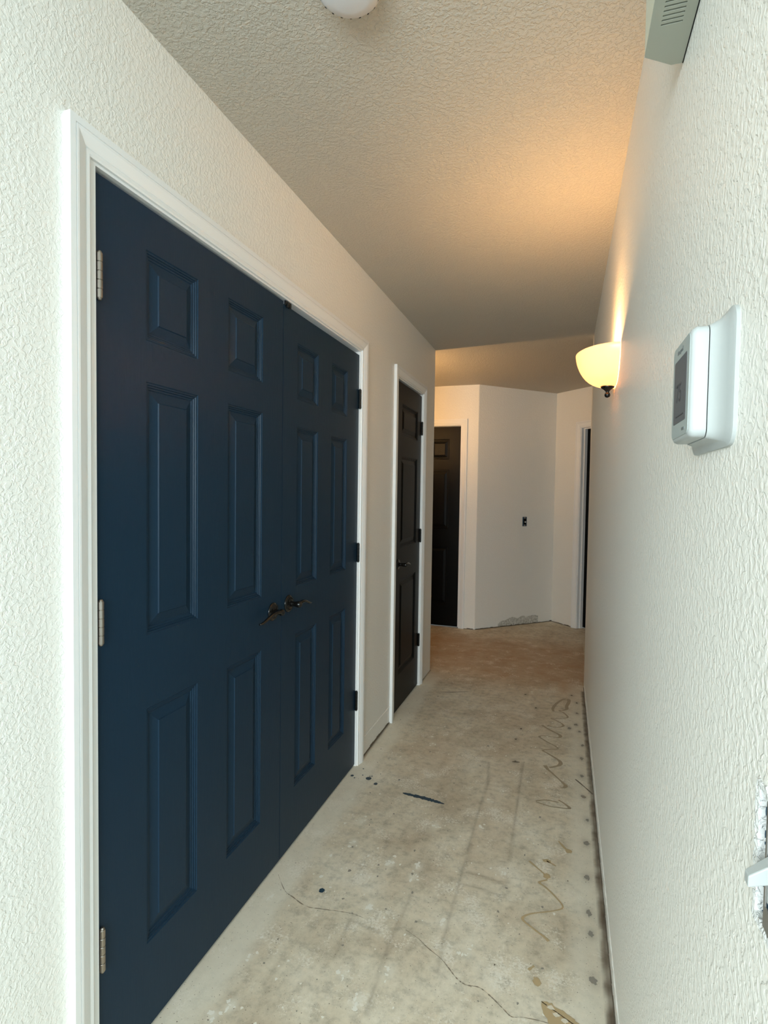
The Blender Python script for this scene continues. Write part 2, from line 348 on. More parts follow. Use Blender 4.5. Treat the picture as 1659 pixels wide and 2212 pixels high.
vl = verts.tolist(); fl_ = quads.tolist(); mi = [0]*len(fl_)
cols = np.stack([R1.ravel(), np.clip(G1, 0, 1).ravel(), np.clip(B1, 0, 0.9).ravel(), np.ones(XX.size)], 1).tolist()
def face(pts, z, k):
    b = len(vl)
    for p in pts: vl.append([p[0], p[1], z]); cols.append([0, 0, 0, 1])
    fl_.append(list(range(b, b+len(pts)))); mi.append(k)
for x0, x1, y0, y1 in ((-2.4, 3.4, 0.42, GY0), (-2.4, GX0, GY0, GY1), (GX1, 3.4, GY0, GY1), (-2.4, 3.4, GY1, 6.5)):
    face([(x0, y0), (x1, y0), (x1, y1), (x0, y1)], 0, 0)
def smooth_path(pts, n=4):
    P = [Vector(p) for p in pts]; out = []
    for i in range(len(P)-1):
        a, b, c, d = P[max(i-1, 0)], P[i], P[i+1], P[min(i+2, len(P)-1)]
        for k in range(n):
            t = k/n; out.append(0.5*((2*b)+(c-a)*t+(2*a-5*b+4*c-d)*t*t+(3*b-a-3*c+d)*t**3))
    out.append(P[-1]); return out
def ribbon(pts, wfun, z, k, n=4, jag=0.0):
    P = smooth_path(pts, n) if n > 1 else [Vector(p) for p in pts]; m_ = len(P); Ls = []; Rs = []
    for i, p in enumerate(P):
        d = (P[min(i+1, m_-1)]-P[max(i-1, 0)]); d.normalize(); nn = Vector((-d.y, d.x)); w = wfun(i/(m_-1), nn)
        if jag: w *= 1+random.uniform(-jag, jag)
        Ls.append(p+nn*w); Rs.append(p-nn*w)
    b = len(vl)
    for a, c in zip(Ls, Rs):
        vl.append([a.x, a.y, z]); vl.append([c.x, c.y, z]); cols.append([0, 0, 0, 1]); cols.append([0, 0, 0, 1])
    for i in range(m_-1): fl_.append([b+2*i, b+2*i+1, b+2*i+3, b+2*i+2]); mi.append(k)
def blob(c, rx, ry, z, k, jag=0.25, n=14):
    face([(c[0]+rx*math.cos(2*PI*i/n)*(1+random.uniform(-jag, jag)), c[1]+ry*math.sin(2*PI*i/n)*(1+random.uniform(-jag, jag))) for i in range(n)], z, k)
for i, pts in enumerate(SQ):
    # the bead is thick where it was laid along the wall, thin across
    ribbon(pts, lambda t, nn, i=i: (0.0030 if i < 5 else 0.0018)+(0.0080 if i < 5 else 0.0045)*abs(nn.x)**2*(0.6+0.4*math.sin(7*t+i)), 0.0006+0.0001*i, 1 if i < 5 else 2, 5, 0.12)
for s_, k in ((SQ[5], 2), (SQ[6], 2), (SQ[10], 2)): blob(s_[-1], 0.012, 0.013, 0.0013, k)
blob(SQ[7][0], 0.016, 0.01, 0.0013, 2)
BP = smooth_path(BIG+[BIG[0]], 5)[:-1]
face([(p.x+random.uniform(-.004, .004), p.y+random.uniform(-.004, .004)) for p in BP], 0.0008, 2)
for c_ in ((.965, 1.462), (.985, 1.452), (.951, 1.478)): blob(c_, .010, .006, 0.0011, 0, .4)
for pts in CR: ribbon(pts, lambda t, nn: 0.0009*(0.5+math.sin(PI*t)), 0.0004, 6, 7, 0.9)
ribbon(STREAK[0], lambda t, nn: 0.0115*math.sin(PI*min(1, t*0.97+0.02))**0.6+0.0004, 0.0005, 3, 8, 0.35)
ribbon(STREAK[1], lambda t, nn: 0.005*math.sin(PI*t)+0.0003, 0.0005, 4, 6, 0.4)
ribbon(STREAK[2], lambda t, nn: 0.004*math.sin(PI*t)+0.0003, 0.0005, 4, 6, 0.3)
ribbon(STREAK[3], lambda t, nn: 0.003, 0.0005, 4, 4, 0.3)
for (px, py) in NS:
    if px > 0.9 and py < 3.6: blob((px, py), random.uniform(.006, .013), random.uniform(.007, .017), 0.0006, 5, 0.45, 16)
    else: blob((px, py), .006, .009, 0.0006, 4, 0.4)
for k in range(420):
    x_ = random.uniform(.05, .98); y_ = 1.1+3.6*random.random()**1.3; r = random.uniform(.0012, .0045)*(1.5 if random.random() < .12 else 1)
    blob((x_, y_), r, r*random.uniform(.8, 1.6), 0.0003+0.0000005*k, 7 if random.random() < .72 else 5, .45, 8)
for (px, py) in LT:
    for k in range(4): blob((px+random.gauss(0, .010), py+random.gauss(0, .016)), random.uniform(.002, .008), random.uniform(.002, .009), 0.00055+.00001*k, 7, .5, 12)
for k in range(22):
    blob((random.uniform(.02, 1.0), random.uniform(1.2, 5.2)), .0022, .003, .0006, 4, .4, 8)
for c, r in DR: blob(c, r*1.25, r*1.4, 0.0007, 3, 0.15)
me = bpy.data.meshes.new('floor'); me.from_pydata(vl, [], fl_); me.polygons.foreach_set('material_index', mi)
ca = me.color_attributes.new('wear', 'FLOAT_COLOR', 'POINT'); ca.data.foreach_set('color', np.array(cols, dtype=np.float32).ravel())
me.update()
fo = link('floor', me, [FLOOR, GLUE, GLUEO, PAINTD, CRACK, PIT, HAIR, CHALKW])
bm = BM(); box(bm, -2.4, 3.4, -2.1, 0.42, -0.1, 0); tag(obj('floor_front_room', bm, mat('darkened_room_floor', (0.10, 0.085, 0.07), 0.6)), 'unseen floor of the front room, darkened to cut bounce light', kind='structure')  # unseen floor, colour kept dark to cut bounce onto the near ceiling
tag(fo, 'bare stained concrete slab with squiggles of dried adhesive', kind='structure')
bm = BM(); box(bm, -2.4, 3.4, 0.43, 6.5, -0.12, -0.002); obj('slab', bm, CRACK, fo)

# ------------------------------------------------------------------ casings, jambs, baseboard scars
CAS = [(0, 0), (0, .0075), (.004, .0092), (.012, .0088), (.013, .0078), (.014, .0098), (.022, .0125), (.030, .0150), (.036, .0168), (.0415, .0170), (.0422, .0135), (.0436, .0170), (.057, .0170), (.057, 0)]
def sweep_casing(bm, lo, hi, top, to_world, wl=.057, wr=.057):
    """U-shaped mitred casing; to_world(a, z, out) -> xyz"""
    R = []
    for (u, t) in CAS:
        ul, ur = u*wl/.057, u*wr/.057
        R.append([bm.verts.new(to_world(*p, t)) for p in ((lo-ul, 0.0), (lo-ul, top+u), (hi+ur, top+u), (hi+ur, 0.0))])
    for a, b in zip(R, R[1:]):
        for k in range(3): bm.faces.new((a[k], a[k+1], b[k+1], b[k]))
    for k in range(3): bm.faces.new((R[0][k], R[0][k+1], R[-1][k+1], R[-1][k]))
    for k in (0, 3): bm.faces.new([r[k] for r in R])
def jamb(bm, lo, hi, top, wf, depth=0.11, stop=0.047):
    def bx(a0, a1, z0, z1, d0, d1):
        vs = [bm.verts.new(wf(a, z, d)) for a in (a0, a1) for z in (z0, z1) for d in (d0, d1)]
        for f in ((0, 1, 3, 2), (4, 6, 7, 5), (0, 4, 5, 1), (2, 3, 7, 6), (0, 2, 6, 4), (1, 5, 7, 3)): bm.faces.new([vs[i] for i in f])
    J2 = J-.0005
    bx(lo-J2, lo, 0, top+J2, -depth, 0.0004); bx(hi, hi+J2, 0, top+J2, -depth, 0.0004); bx(lo, hi, top, top+J2, -depth, 0.0004)
    s0, s1 = -stop-.035, -stop
    bx(lo, lo+.011, 0, top, s0, s1); bx(hi-.011, hi, 0, top, s0, s1); bx(lo+.011, hi-.011, top-.011, top, s0, s1)
wl_ = lambda a, z, o: (o, a, z)
wf_ = lambda a, z, o: (a, 5.45-o, z)
wk_ = lambda a, z, o: (*kp(a, -o), z)
TR = [(D1, wl_, (0.903, 2.505), 2.043, .057, .057, 'double door'), (D2, wl_, (3.102, 3.718), 2.043, .060, .052, 'narrow black door'), (D3, wf_, (D3[0]-.008, D3[1]+.008), 2.043, .057, .057, 'far left door'), (DS, wk_, (DS[0]-.008, DS[1]+.008), 2.043, .057, .057, 'far right doorway')]
for i, (d, f, ci, ct, a, b, nm) in enumerate(TR):
    bm = BM(); sweep_casing(bm, ci[0], ci[1], ct, f, a, b)
    o = tag(obj('trim_%d' % (2*i+1), bm, TRIM), 'white moulded casing around the %s' % nm, kind='structure')
    bm = BM(); jamb(bm, d[0], d[1], HD, f, stop=0.047 if i < 3 else 0.036)
    tag(obj('trim_%d' % (2*i+2), bm, TRIM), 'white jamb lining of the %s' % nm, kind='structure')
# thin paint-and-caulk ridges left where the baseboards were pulled off
def ridge(name, pts, z, label, th=0.0030, jag=0.0008):
    bm = BM(); P = [Vector(p) for p in pts]; out = []
    for a, b in zip(P, P[1:]):
        n_ = max(2, int((b-a).length/0.02))
        for k in range(n_): out.append(a+(b-a)*k/n_)
    out.append(P[-1])
    tube(bm, [(p.x, p.y, z+random.uniform(-jag, jag)) for p in out], [th*(1+random.uniform(-.35, .35)) for p in out], 6)
    return tag(obj(name, bm, CHALK), label, kind='structure')
ridge('baseboard_left', [(0, 2.62), (0, 3.043)], 0.098, 'caulk ridge of the removed baseboard between the left doors')
ridge('baseboard_right', [(W, 1.0), (W, 3.9)], 0.078, 'paint ridge of the removed baseboard on the right wall')
ridge('baseboard_far', [C1+q*0.03, C1+q*0.55, C1+q*0.98], 0.100, 'paint ridge of the removed baseboard on the angled wall', .0012)
# scuffed bare strip on the far wall foot
m = mat('scuffed_wall_foot', (0.8, 0.8, 0.78), 0.7); c = coords(m)
n1 = N(m, 'ShaderNodeTexNoise', Scale=60, Detail=6, Roughness=0.8); L(m, c, n1.inputs['Vector'])
L(m, ramp(m, n1.outputs[0], [(0.36, (0.30, 0.28, 0.22)), (0.62, (0.74, 0.72, 0.66))]), bsdf(m).inputs['Base Color'])
SCUFF = m
bm = BM(); a = C1+q*0.28; b = C1+q*0.80; nn = Vector((q.y, -q.x))*0.0012
rr = []
for k in range(27):
    p = a+(b-a)*k/26+nn; h = 0.082+0.012*math.sin(k*.9)*random.random()-(0.05*(1-k/6) if k < 6 else 0)
    rr.append((bm.verts.new((p.x, p.y, 0.004)), bm.verts.new((p.x, p.y, h))))
for u, v in zip(rr, rr[1:]): bm.faces.new((u[0], v[0], v[1], u[1]))
rr2 = [(bm.verts.new((u[0].co.x-nn.x, u[0].co.y-nn.y, u[0].co.z)), bm.verts.new((u[1].co.x-nn.x, u[1].co.y-nn.y, u[1].co.z))) for u in rr]
for (u, v), (u2, v2) in zip(zip(rr, rr[1:]), zip(rr2, rr2[1:])): bm.faces.new((u[1], v[1], v2[1], u2[1]))
tag(obj('trim_9', bm, SCUFF), 'scuffed grey patch of torn paper at the foot of the angled wall', kind='structure')
# chipped plaster edge above the slab on the left wall between the doors
bm = BM()
for k in range(9):
    y = 2.60+k*0.052; z = random.uniform(.006, .014)
    box(bm, 0.0, 0.0015, y, y+0.05, 0.001, z)
tag(obj('trim_10', bm, CRACK), 'dark gap under the plaster between the left doors', kind='structure')
bm = BM()
y = 1.0
while y < 4.03:
    dy = random.uniform(.015, .05); z = random.uniform(.006, .017); box(bm, W-0.0015-random.uniform(0, .001), W, y, y+dy, 0.0008, z); y += dy
tag(obj('trim_11', bm, CRACK), 'dark dirt line under the right wall', kind='structure')

bm = BM()
for pa, pb, nrm in ((C1, C2, Vector((q.y, -q.x))), (C2, C2+K*0.345, Vector((-1, -1)).normalized()), (Vector((-0.05, 5.45)), C1-Vector((.02, 0)), Vector((0, -1)))):
    n_ = int((pb-pa).length/.03)
    for k in range(n_):
        a = pa+(pb-pa)*k/n_; b = pa+(pb-pa)*(k+1)/n_; z = random.uniform(.003, .011); e = nrm*0.0015
        v4 = [bm.verts.new((p.x, p.y, zz)) for p, zz in ((a+e, .001), (b+e, .001), (b+e, z), (a+e, z))]; bm.faces.new(v4)
        v5 = [bm.verts.new((p.x, p.y, z)) for p in (a+e, b+e, b, a)]; bm.faces.new(v5)
tag(obj('trim_12', bm, CRACK), 'dark gap under the plaster of the far walls', kind='structure')
# ------------------------------------------------------------------ doors
PROF = [(0, 0), (.0025, -.0026), (.0060, -.0022), (.0075, -.0052), (.0110, -.0050), (.0128, -.0080), (.0165, -.0082), (.0185, -.0105), (.0215, -.0105), (.0445, -.0045), (.0465, -.0018)]
def leaf(bm, w, z0, z1, panels, th=0.035):
    """front face at x=0 looking along +x, local y across 0..w; panels = [(y0,y1,z0,z1)]"""
    ysn = sorted({0, w} | {p[0] for p in panels} | {p[1] for p in panels}); zsn = sorted({z0, z1} | {p[2] for p in panels} | {p[3] for p in panels})
    V = {}
    def v(x, y, z):
        k = (round(x, 6), round(y, 6), round(z, 6))
        if k not in V: V[k] = bm.verts.new((x, y, z))
        return V[k]
    P = {(round(p[0], 6), round(p[2], 6)): p for p in panels}
    def inside(y, z): return any(p[0] <= y < p[1]-1e-9 and p[2] <= z < p[3]-1e-9 for p in panels)
    for a, b in zip(ysn, ysn[1:]):
        for c, d in zip(zsn, zsn[1:]):
            if not inside(a, c): bm.faces.new((v(0, a, c), v(0, b, c), v(0, b, d), v(0, a, d)))
    for (a, b, c, d) in panels:
        # outer ring must share the grid verts on the edges
        prev = None
        for i, (u, dep) in enumerate(PROF):
            ring = [v(dep, a+u, c+u), v(dep, b-u, c+u), v(dep, b-u, d-u), v(dep, a+u, d-u)]
            if prev:
                for k in range(4): bm.faces.new((prev[k], prev[(k+1) % 4], ring[(k+1) % 4], ring[k]))
            prev = ring
        bm.faces.new(prev)
    vs = [v(0, 0, z0), v(0, w, z0), v(0, w, z1), v(0, 0, z1)]; bs = [v(-th, 0, z0), v(-th, w, z0), v(-th, w, z1), v(-th, 0, z1)]
    bm.faces.new(bs[::-1])
    for k in range(4): bm.faces.new((vs[k], vs[(k+1) % 4], bs[(k+1) % 4], bs[k]))
def hinge(parent, y, z0, z1, m, label=None, plate=1):
    """knuckle barrel on the door face with its plate on the jamb side; local frame of the door"""
    bm = BM(); r = 0.0066; L_ = z1-z0; k = 5
    for i in range(k):
        a = z0+L_*i/k+0.0005; b = z0+L_*(i+1)/k-0.0005
        lathe(bm, [(r*.94, a), (r, a+.0008), (r, b-.0008), (r*.94, b)], 14, org=(0.0055, y, 0))
    lathe(bm, [(r*.5, z0-.004), (r*.8, z0-.001), (r*.8, z1+.001), (r*.5, z1+.004)], 12, org=(0.0055, y, 0))
    h = obj('hinge', bm, m, parent, smooth=False)
    if label: h['label'] = label
    bm = BM(); s = plate
    box(bm, -0.030, 0.007, y+min(s*.0012, s*.0030), y+max(s*.0012, s*.0030), z0, z1)
    obj('hinge_plate', bm, m, h)
    return h
def lever(parent, y, z, s, m, reach=0.115, neck=0.042, drop=0.022, tipx=0.026):
    bm = BM()
    lathe(bm, [(.0001, .0115), (.012, .0115), (.0165, .0095), (.021, .0075), (.0225, .0085), (.0255, .0080), (.0275, .0055), (.0305, .0045), (.0320, .0020), (.0320, 0)], 32, axis='X', org=(0, y, z))
    lathe(bm, [(.0110, .009), (.0095, .018), (.0085, .024), (.0100, .030), (.0118, neck-.004), (.0112, neck+.005), (.006, neck+.010), (.0001, neck+.0115)], 20, axis='X', org=(0, y, z))
    hd = obj('door_handle', bm, m, parent, smooth=True)
    hd['label'] = 'dark bronze lever handle'
    bm = BM(); P = []; Rr = []
    n_ = 18
    for i in range(n_+1):
        t = i/n_; wave = 0.010*math.sin(PI*1.15*t)-0.012*t*t*(1-t)*2
        P.append((neck-(neck-tipx)*t**1.5, y+s*reach*t, z+wave-drop*t**2+0.5*drop*t**6)); Rr.append(0.0088-0.0035*t if t < .93 else 0.0042)
    tube(bm, P, Rr, 12, 0.75)
    obj('lever', bm, m, hd, smooth=True)
    return hd
DX = -0.007
def make_door(name, y0, w, z1, panels, m, label):
    d = empty(name, (DX, y0, 0)); tag(d, label, kind='structure')
    bm = BM(); leaf(bm, w, 0.010, z1, [(a-y0, b-y0, c, e) for a, b, c, e in panels])
    lf = obj('door_leaf', bm, m, d)
    return d
A0, AC, A1 = 0.9285, 1.7445, 2.4945
ZP = [(1.716, 1.930), (1.003, 1.618), (0.228, 0.822)]
pl = [(a+.006, b+.006, c, d) for (a, b) in ((1.070, 1.266), (1.406, 1.602)) for (c, d) in ZP]
d1 = make_door('door_1', A0, AC-0.0015-A0, 2.029, pl, NAVY, 'navy six-panel door leaf on the left, hung on nickel hinges')
for a, b in ((1.766, 1.862), (1.020, 1.114), (.283, .379)): hinge(d1, 0.0045, a, b, NICKEL, 'worn nickel hinge', -1)
lever(d1, 1.684-A0, 0.938, -1, BRONZE, reach=0.118, neck=0.036, drop=0.026, tipx=0.020)
ZQ = [(1.704, 1.911), (0.998, 1.602), (0.226, 0.818)]
pl = [(a, b, c, d) for (a, b) in ((1.855, 2.038), (2.172, 2.350)) for (c, d) in ZQ]
d2 = make_door('door_2', AC+0.0015, A1-AC-0.0015, 2.020, pl, NAVY, 'navy six-panel door leaf on the right, hung on black hinges')
for a, b in ((1.765, 1.854), (1.020, 1.108), (.283, .376)): hinge(d2, A1-AC+0.0005, a, b, BLACKH, 'black hinge', 1)
lever(d2, 1.797-AC, 0.945, 1, BRONZE, reach=0.108, neck=0.044, drop=0.016, tipx=0.040)
bm = BM(); box(bm, 0.000, 0.0065, 0.004, 0.046, 2.018, 2.034); box(bm, 0.002, 0.010, 0.012, 0.022, 2.012, 2.026); box(bm, 0.002, 0.009, 0.032, 0.040, 2.014, 2.026)
k = obj('door_catch', bm, BLACKH, d2, bevel=.001); k['label'] = 'small black catch at the top edge'
pl = [(3.238, 3.608, c, d) for (c, d) in ((1.712, 1.905), (1.020, 1.588), (.226, .820))]
d3 = make_door('door_3', 3.137, 3.709-3.137, 2.027, pl, BLACKD, 'narrow black three-panel door beyond the double door')
for a, b in ((1.762, 1.849), (1.018, 1.106), (.284, .369)): hinge(d3, 0.573, a, b, BLACKH, 'black hinge', 1)
lever(d3, 3.192-3.137, 0.921, 1, BRONZE, reach=0.10, neck=0.052, drop=0.004, tipx=0.05)
# far left door: built in the same frame, turned to face -y
d4 = empty('door_4', (D3[0], 5.45+0.012, 0), -PI/2); tag(d4, 'black six-panel door in the far left wall, lit warm', kind='structure')
bm = BM(); w4 = D3[1]-D3[0]
pl = [(a, b, c, d) for (a, b) in ((0.115, 0.315), (w4-0.315, w4-0.115)) for (c, d) in ((1.70, 1.905), (1.000, 1.595), (.226, .815))]
leaf(bm, w4-.006, 0.010, 2.030, [(w4-.003-b, w4-.003-a, c, d) for a, b, c, d in pl])
bmesh.ops.translate(bm, verts=bm.verts, vec=(0, 0.003, 0))
# local x looks out of the wall, local y runs along it
for v_ in bm.verts: v_.co = Vector((v_.co.x, v_.co.y, v_.co.z))
obj('door_leaf', bm, BLACKD, d4)
d4.rotation_euler = (0, 0, -PI/2); d4.location = (D3[0], 5.462, 0)
d4.matrix_world = Matrix(((0, 1, 0, D3[0]), (-1, 0, 0, 5.462), (0, 0, 1, 0), (0, 0, 0, 1)))
lever(d4, 0.06, 0.93, 1, BRONZE)
# far right door: dark leaf set at the far side of its deep jamb
ka = kp(DS[0], 0.075); d5 = empty('door_5', (ka[0], ka[1], 0), 0); tag(d5, 'dark navy door deep in the far right doorway', kind='structure')
ux, uy = K; ox, oy = Vector((-1, -1)).normalized()
d5.matrix_world = Matrix(((ox, ux, 0, ka[0]), (oy, uy, 0, ka[1]), (0, 0, 1, 0), (0, 0, 0, 1)))
w5 = DS[1]-DS[0]; bm = BM()
leaf(bm, w5-.006, 0.010, 2.030, [(a, b, c, d) for (a, b) in ((0.11, 0.31), (w5-.32, w5-.12)) for (c, d) in ((1.70, 1.905), (1.000, 1.595), (.226, .815))], 0.034)
bmesh.ops.translate(bm, verts=bm.verts, vec=(0, 0.003, 0))
obj('door_leaf', bm, BLACKD, d5)
lever(d5, w5-0.07, 0.93, -1, BRONZE)

# ------------------------------------------------------------------ wall lamps (alabaster half bowls)
def make_sconce(wx, wy, side, label, power, zt=1.850, dz=-0.034):
    """half bowl against a wall; local +x points out of the wall"""
    t = empty('wall_lamp', (wx, wy, 0)); tag(t, label, 'wall lamp', 'half-bowl wall lamps')
    t.rotation_euler = (0, 0, side)
    ry, dx, hgt = 0.160, 0.132, 0.112
    def shell(sc_, th0):
        loops = []
        for j in range(15):
            a = PI/2*j/14
            rad = math.cos(a)**0.62 if j < 14 else 0.0; z = zt-hgt*math.sin(a)**1.25
            rad = max(rad, 0.10)
            loops.append([(dx*rad*sc_*math.sin(PI*i/28)+0.0015, -ry*rad*sc_*math.cos(PI*i/28), z+th0) for i in range(29)])
        return loops
    bm = BM()
    oL, iL = shell(1.0, 0), shell(0.965, 0.003)
    def grid(Ls):
        R = [[bm.verts.new(p) for p in l] for l in Ls]
        for a, b in zip(R, R[1:]):
            for i in range(len(a)-1): bm.faces.new((a[i], a[i+1], b[i+1], b[i]))
        return R
    A = grid(oL); B = grid(iL)
    for i in range(28): bm.faces.new((A[0][i], A[0][i+1], B[0][i+1], B[0][i]))
    obj('lamp_shade', bm, GLASSL, t, smooth=True)
    bm = BM()   # metal cup and finial below the bowl
    lathe(bm, [(.0001, zt-hgt+.004), (.024, zt-hgt+.002), (.021, zt-hgt-.004), (.012, zt-hgt-.010), (.007, zt-hgt-.015), (.005, zt-hgt-.019), (.0085, zt-hgt-.023), (.0098, zt-hgt-.029), (.0075, zt-hgt-.035), (.0001, zt-hgt-.038)], 20, org=(0.026, 0, 0))
    f = obj('finial', bm, BRONZE, t, smooth=True); f['label'] = 'dark metal cup with a ball finial'
    bm = BM(); loft(bm, [[(x, y, z) for y, z in rrect(-.05, .05, zt-.075, zt-.005, .012)] for x in (0.0, 0.008)])
    bk_ = obj('backplate', bm, BRONZE, t)
    bm = BM(); lathe(bm, [(.0001, zt-.052), (.012, zt-.05), (.013, zt-.03), (.022, zt-.012), (.0245, zt-.0), (.02, zt+.014), (.0001, zt+.022)], 16, org=(0.030, 0, -0.040))
    obj('bulb', bm, BULB, bk_, smooth=True)
    l = bpy.data.lights.new('bulb_light', 'POINT'); l.energy = power; l.color = SCONCE_COL; l.shadow_soft_size = 0.022
    lo = bpy.data.objects.new('bulb_light', l); COL.objects.link(lo); lo.parent = t; lo.location = (0.070, 0, zt+dz)
    return t
make_sconce(W, 2.065, PI, 'lit half-bowl alabaster wall lamp on the right wall of the hall', SCONCE_POWER)
make_sconce(-0.60, Y_E, PI/2, 'lit half-bowl wall lamp around the left corner in the side passage', SIDE_LAMP_POWER, dz=0.012)

# ------------------------------------------------------------------ thermostat
t = empty('thermostat', (W, 0.70, 1.48)); tag(t, 'white thermostat with a grey display on a flared white backplate on the right wall', 'thermostat')
def xs_(d): return -d
def ring_t(y0, y1, z0, z1, r, d): return [(-d, y-0.70, z-1.48) for y, z in rrect(y0, y1, z0, z1, r)]
bm = BM()
loft(bm, [ring_t(.614, .792, 1.412, 1.551, .018, -.0005), ring_t(.614, .792, 1.412, 1.551, .018, .0035), ring_t(.617, .789, 1.415, 1.548, .017, .0050),
          ring_t(.628, .778, 1.4175, 1.5465, .015, .0062), ring_t(.640, .764, 1.4195, 1.5445, .012, .0090), ring_t(.648, .756, 1.4210, 1.5430, .010, .0130), ring_t(.6515, .752, 1.4225, 1.5415, .009, .0175)])
bp_ = obj('backplate', bm, PLAST, t, smooth=True)
es = bp_.modifiers.new('split', 'EDGE_SPLIT'); es.split_angle = math.radians(38)
bm = BM()
loft(bm, [ring_t(.653, .750, 1.4245, 1.540, .009, .0165), ring_t(.653, .750, 1.4245, 1.540, .009, .0185)])
obj('seam', bm, DARK, bp_)
bm = BM()
loft(bm, [ring_t(.6515, .752, 1.4235, 1.5405, .009, .0185), ring_t(.6515, .752, 1.4235, 1.5405, .009, .0290), ring_t(.6530, .7505, 1.425, 1.5385, .009, .0325), ring_t(.656, .7475, 1.428, 1.536, .008, .0345)])
hs_ = obj('housing', bm, PLAST, t, smooth=True)
es = hs_.modifiers.new('split', 'EDGE_SPLIT'); es.split_angle = math.radians(38)
bm = BM(); loft(bm, [ring_t(.656, .7470, 1.4285, 1.5355, .008, .0343), ring_t(.6565, .7465, 1.429, 1.535, .008, .0352)])
fp = obj('faceplate', bm, GREYPL, hs_); fp['label'] = 'grey front face'
bm = BM(); loft(bm, [ring_t(.668, .736, 1.445, 1.518, .003, .0350), ring_t(.668, .736, 1.445, 1.518, .003, .0356)])
dsp = obj('display', bm, SCREEN, hs_); dsp['label'] = 'dark grey display'
def text(body, size, loc, rot, m, parent, name='lettering', ext=0.0001):
    c = bpy.data.curves.new(name, 'FONT'); c.body = body; c.size = size; c.extrude = ext; c.align_x = 'CENTER'; c.align_y = 'CENTER'
    o = bpy.data.objects.new(name, c); COL.objects.link(o)
    dg = bpy.context.evaluated_depsgraph_get(); me_ = bpy.data.meshes.new_from_object(o.evaluated_get(dg)); bpy.data.objects.remove(o)
    o = link(name, me_, m, parent); o.location = loc; o.rotation_euler = rot
    return o
RT = (PI/2, 0, -PI/2)            # text faces -x
text('75', .030, (-.0358, .706-.70, 1.478-1.48), RT, LCD, hs_, 'digits')
bm = BM()
box(bm, -.0360, -.0355, .676-.70, .720-.70, 1.452-1.48, 1.4532-1.48)
obj('display_symbols', bm, LCD, hs_)
text('Honeywell', .0072, (-.0354, .706-.70, 1.5265-1.48), RT, mat('dark_print', (0.12, .13, .13), .5), hs_, 'lettering')
bm = BM(); box(bm, -.0358, -.0350, .672-.70, .686-.70, 1.4345-1.48, 1.4372-1.48); obj('button', bm, mat('dark_button', (.14, .16, .16), .5), hs_)

# ------------------------------------------------------------------ doorbell chime box, smoke detector
t = empty('doorbell_chime', (W, 0.84, 2.03)); tag(t, 'ivory doorbell chime box with slots, high on the right wall', 'doorbell chime')
Pc = [(1.052, .700), (1.110, .700), (1.110, .968), (1.093, .968), (1.052, .940)]
SL = [0.884-0.0078*i for i in range(18)]
bm = BM()
# bottom tray with cut slots, built strip by strip so the slots are real openings
def q_(x, y, z): return (x-W, y-0.84, z-2.03)
box(bm, *[a for a in (1.052-W, 1.066-W)], .700-.84, .894-.84, 0, .003)
box(bm, 1.094-W, 1.110-W, .700-.84, .894-.84, 0, .003)
prev = .894
for s in SL:
    box(bm, 1.066-W, 1.094-W, s+.0015-.84, prev-.84, 0, .003); prev = s-.0015
box(bm, 1.066-W, 1.094-W, .700-.84, prev-.84, 0, .003)
prism(bm, [(x-W, y-.84) for x, y in ((1.052, .894), (1.110, .894), (1.110, .968), (1.093, .968), (1.052, .940))], 0, .003)
obj('slotted_base', bm, CHIME, t)
bm = BM(); box(bm, -.0016, -.0002, .700-.84, .968-.84, -.0006, .03); obj('contact_shadow', bm, DARK, t)  # dark strip painted in as the contact shadow on the wall
bm = BM()
a = [(x-W, y-.84) for x, y in Pc]; b = [((x-W)*.96, (y-.84)*.985) for x, y in ((1.0545, .7025), (1.110, .7025), (1.110, .9655), (1.0925, .9655), (1.0545, .9385))]
for i in (2, 3, 4, 0):
    p0, p1 = a[i], a[(i+1) % 5]; v4 = [bm.verts.new((p0[0], p0[1], .0031)), bm.verts.new((p1[0], p1[1], .0031)), bm.verts.new((p1[0], p1[1], .17)), bm.verts.new((p0[0], p0[1], .17))]; bm.faces.new(v4)
bm.faces.new([bm.verts.new((x, y, .17)) for x, y in a])
obj('cover', bm, CHIME_LIT, t)
bm = BM(); box(bm, 1.058-W, 1.108-W, .705-.84, .93-.84, .012, .16); obj('slot_shade', bm, DARK, t)  # dark block set in for the shade of the cavity behind the slots

t = empty('smoke_detector', (0.497, 1.098, H)); tag(t, 'round grey-white smoke detector on the ceiling at the top edge', 'smoke detector')
bm = BM(); lathe(bm, [(.074, 0), (.074, -.008), (.070, -.011)], 48); obj('mounting_ring', bm, DETP, t, smooth=False)
bm = BM(); lathe(bm, [(.067, -.008), (.069, -.014), (.067, -.024), (.058, -.033), (.040, -.037), (.0001, -.038)], 48); cv = obj('cover', bm, DETP, t, smooth=True)
bm = BM()
for k in range(20):
    a = 2*PI*k/20; c_, s_ = math.cos(a), math.sin(a)
    vs = []
    for (r_, z_) in ((.0685, -.0165), (.0640, -.0285)):
        for da in (-.035, .035): vs.append(bm.verts.new(((r_+.0006)*math.cos(a+da), (r_+.0006)*math.sin(a+da), z_-.0003)))
    bm.faces.new((vs[0], vs[1], vs[3], vs[2]))
obj('vents', bm, DARK, t)

